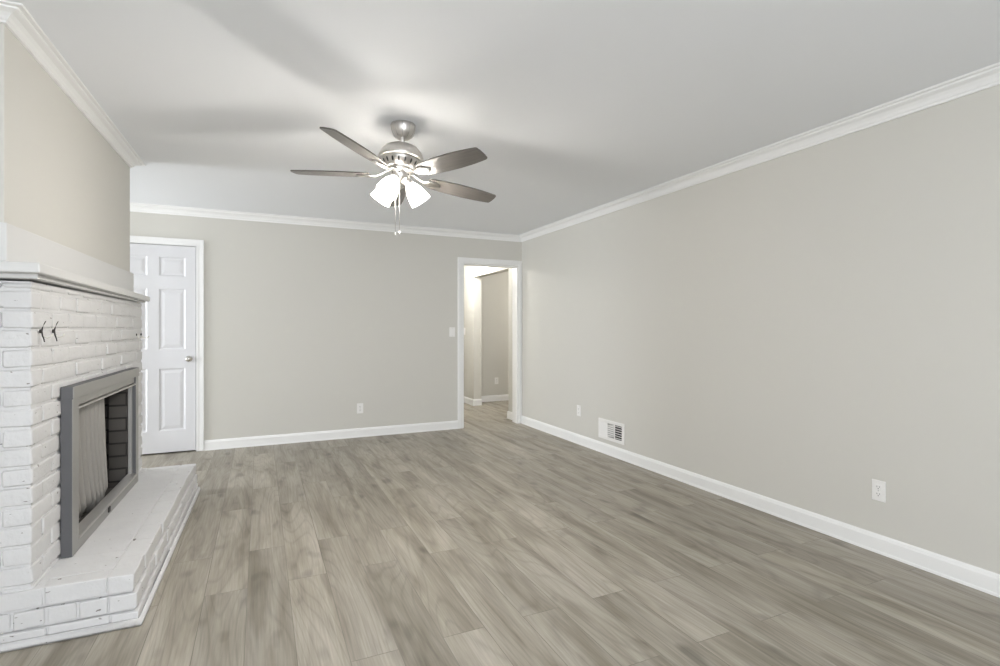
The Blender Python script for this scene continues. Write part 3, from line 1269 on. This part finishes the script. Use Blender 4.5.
# middle : slanted blades
n = 7
w2 = (secs[1][1] - secs[1][0]) / 2
mid = (secs[1][0] + secs[1][1]) / 2
for i in range(n):
    yv = -hh + 2 * hh * (i + 0.5) / n
    q = MB()
    q.prism([(mid - w2, yv - 0.0062 - 0.020), (mid + w2, yv - 0.0062 + 0.020), (mid + w2, yv + 0.0046 + 0.020), (mid - w2, yv + 0.0046 - 0.020)], 0.0034, 0.0070)
    for vv in q.bm.verts:
        vv.co.y = max(-hh, min(hh, vv.co.y))
    q.build('louver', M['plastic'], V)
# right : thin level blades with dark gaps
n = 6
for i in range(n):
    yv = -hh + 2 * hh * (i + 0.5) / n
    q = MB()
    q.box(secs[2][0], yv - 0.0028, 0.0030, secs[2][1], yv + 0.0028, 0.0050)
    q.build('louver', M['plastic'], V)
for sx in (-1, 1):
    q = MB()
    q.lathe([(0.0, 0.0075), (0.004, 0.0075), (0.0035, 0.0095), (0.0, 0.010)], 12, Matrix.Translation((sx * (vw - 0.012), 0, 0)))
    q.build('screw', M['plastic'], V)

# ------------------------------------------------------------------ ceiling fan
FAN = thing('ceiling_fan', 'five blade ceiling fan in brushed nickel with lit glass shades', 'ceiling fan', (0.764, 3.012, H))
AX = Vector((0.075, 0.031, 1.0)).normalized()      # the fan hangs a little out of plumb
rot = Vector((0, 0, 1)).rotation_difference(AX).to_matrix().to_4x4()
# tilted frame : origin at the blade plane on the axis
TF = Matrix.Translation(Vector((0.739, 2.988, 2.129)) - FAN.location) @ rot

q = MB()
q.lathe([(0.0, 0.0), (0.070, 0.0), (0.072, -0.006), (0.072, -0.018), (0.068, -0.040), (0.058, -0.062), (0.045, -0.077), (0.036, -0.084), (0.0, -0.086)], 40)
can = q.build('canopy', M['nickel'], FAN)
q = MB()
for i in range(10):
    a = 2 * math.pi * i / 10
    pts = []
    for (r_, z_) in ((0.0725, -0.008), (0.0725, -0.018), (0.0685, -0.040), (0.0585, -0.062), (0.0455, -0.077)):
        pts.append((r_ * math.cos(a), r_ * math.sin(a), z_))
    q.tube(pts, 0.0016, 6)
q.build('canopy_flute', M['pewter'], can)
q = MB()
q.lathe([(0.0, 0.175), (0.0125, 0.175), (0.0125, 0.27), (0.0, 0.27)], 20, TF)
q.build('downrod', M['nickel'], FAN)
q = MB()
q.lathe([(0.0, 0.192), (0.026, 0.192), (0.030, 0.186), (0.062, 0.180), (0.095, 0.164), (0.118, 0.138), (0.129, 0.112), (0.131, 0.098), (0.126, 0.094), (0.112, 0.094), (0.0, 0.094)], 48, TF)
q.build('motor_housing', M['nickel'], FAN)
q = MB()
q.lathe([(0.0, 0.0945), (0.116, 0.0945), (0.112, 0.082), (0.100, 0.060), (0.086, 0.046), (0.080, 0.040), (0.0, 0.040)], 48, TF)
vb = q.build('vent_band', M['nickel'], FAN)
for i in range(18):
    a = 2 * math.pi * (i + 0.5) / 18
    mt = TF @ Matrix.Rotation(a, 4, 'Z') @ Matrix.Translation((0.1015, 0, 0.067)) @ Matrix.Rotation(R(32), 4, 'Y')
    q = MB()
    pts = [(0.0055 * math.cos(k2 * math.pi / 6), 0.014 * math.sin(k2 * math.pi / 6)) for k2 in range(12)]
    q.prism(pts, 0.0, 0.004)
    q.xform(mt @ Matrix.Rotation(R(90), 4, 'Z') @ Matrix.Rotation(R(90), 4, 'X'))
    q.build('vent_slot', M['dark'], vb)
q = MB()
q.lathe([(0.0, 0.040), (0.074, 0.040), (0.076, 0.032), (0.066, 0.024), (0.052, 0.020), (0.052, -0.010), (0.048, -0.020), (0.040, -0.030), (0.026, -0.042), (0.010, -0.048), (0.0, -0.049)], 40, TF)
sh = q.build('switch_housing', M['nickel'], FAN)
for a in (R(250), R(320), R(200)):
    q = MB()
    q.lathe([(0.0, 0.0), (0.005, 0.0), (0.004, 0.003), (0.0, 0.004)], 10, TF @ Matrix.Rotation(a, 4, 'Z') @ Matrix.Translation((0.052, 0, 0.006)) @ Matrix.Rotation(R(90), 4, 'Y'))
    q.build('housing_screw', M['iron'], sh)

TH0 = R(151.93)
PITCH = (-0.15, -0.241, -0.241, -0.241, -0.241)
outline = [(0.175, 0.040), (0.200, 0.050), (0.260, 0.058), (0.340, 0.063), (0.440, 0.064), (0.530, 0.060), (0.590, 0.054), (0.628, 0.049), (0.636, 0.044)]
loop = [(r_, w_) for r_, w_ in outline] + [(0.641, 0.020), (0.641, -0.020), (0.636, -0.044), (0.628, -0.049)] + [(r_, -w_) for r_, w_ in reversed(outline[:-2])]


def blade_mesh():
    b = MB()
    th = 0.008
    lo = [b.bm.verts.new((p[0], p[1], -th / 2)) for p in loop]
    hi = [b.bm.verts.new((p[0], p[1], th / 2)) for p in loop]
    fs = [b.bm.faces.new(list(reversed(lo))), b.bm.faces.new(hi)]
    nn = len(loop)
    for i in range(nn):
        fs.append(b.bm.faces.new((lo[i], lo[(i + 1) % nn], hi[(i + 1) % nn], hi[i])))
    for f in fs:
        for lp in f.loops:
            lp[b.uv].uv = (lp.vert.co.x, lp.vert.co.y)
    return b


def bracket_mesh():
    b = MB()
    prof = [(0.050, 0.016, 0.028), (0.085, 0.012, 0.022), (0.115, 0.010, 0.006), (0.140, 0.014, -0.006), (0.165, 0.030, -0.0085), (0.190, 0.038, -0.0085), (0.215, 0.034, -0.0085), (0.240, 0.022, -0.0085), (0.258, 0.006, -0.0085)]
    rows = []
    for (r_, w_, z_) in prof:
        sec = []
        for (dy, dz) in ((-1, 0.0), (-0.55, -0.004), (0, -0.0055), (0.55, -0.004), (1, 0.0), (0.55, 0.003), (-0.55, 0.003)):
            sec.append(b.bm.verts.new((r_, dy * w_, z_ + dz)))
        rows.append(sec)
    for A, B in zip(rows[:-1], rows[1:]):
        for k2 in range(7):
            n2 = (k2 + 1) % 7
            f = b.bm.faces.new((A[k2], A[n2], B[n2], B[k2]))
            f.smooth = True
    b.bm.faces.new(rows[0])
    b.bm.faces.new(rows[-1])
    return b


for i in range(5):
    a = TH0 + i * R(72)
    MT = TF @ Matrix.Rotation(a, 4, 'Z') @ Matrix.Rotation(PITCH[i], 4, 'X')
    b = blade_mesh()
    b.xform(MT)
    bo = b.build('fan_blade', M['blade'], FAN, bevel=0.0015)
    b = bracket_mesh()
    b.xform(MT)
    b.build('blade_bracket', M['nickel'], bo)

# light kit : three tilted bell shades
caz = R(-24.81)
BULBS = []
for az in (-108, 155, 18):
    a = R(az) + caz
    MT = TF @ Matrix.Rotation(a, 4, 'Z') @ Matrix.Translation((0.040, 0, -0.018)) @ Matrix.Rotation(R(180 - 38), 4, 'Y')
    # local +z now points down and outwards
    q = MB()
    q.lathe([(0.0, 0.0), (0.019, 0.0), (0.024, 0.008), (0.026, 0.034), (0.0, 0.034)], 24, MT)
    fit = q.build('shade_fitter', M['nickel'], FAN)
    q = MB()
    outer = [(0.027, 0.030), (0.031, 0.040), (0.040, 0.056), (0.049, 0.080), (0.055, 0.108), (0.059, 0.134), (0.062, 0.150)]
    inner = [(r_ - 0.003, z_) for r_, z_ in reversed(outer)]
    q.lathe(outer + inner, 36, MT)
    so = q.build('lamp_shade', M['shade'], FAN)
    q = MB()
    q.lathe([(0.0, 0.034), (0.012, 0.036), (0.014, 0.055), (0.024, 0.075), (0.027, 0.092), (0.022, 0.108), (0.010, 0.116), (0.0, 0.118)], 20, MT)
    q.build('bulb', M['bulb'], so)
    BULBS.append(FAN.location + (MT @ Vector((0, 0, 0.135))))
for p in BULBS:
    point('fan_lamp', p, 12.6, (1.0, 0.955, 0.90), 0.035)
for (dx, ln) in ((-0.024, 0.285), (0.000, 0.28)):
    c = TF @ Vector((dx * math.cos(caz), dx * math.sin(caz), -0.046))
    q = MB()
    q.tube([c, c + Vector((0, 0, -ln))], 0.0016, 6)
    pc = q.build('pull_chain', M['nickel'], FAN)
    q = MB()
    q.lathe([(0.0, 0.0), (0.003, -0.002), (0.0045, -0.012), (0.003, -0.022), (0.0, -0.024)], 12, Matrix.Translation(c + Vector((0, 0, -ln))))
    q.build('chain_pull', M['nickel'], pc)
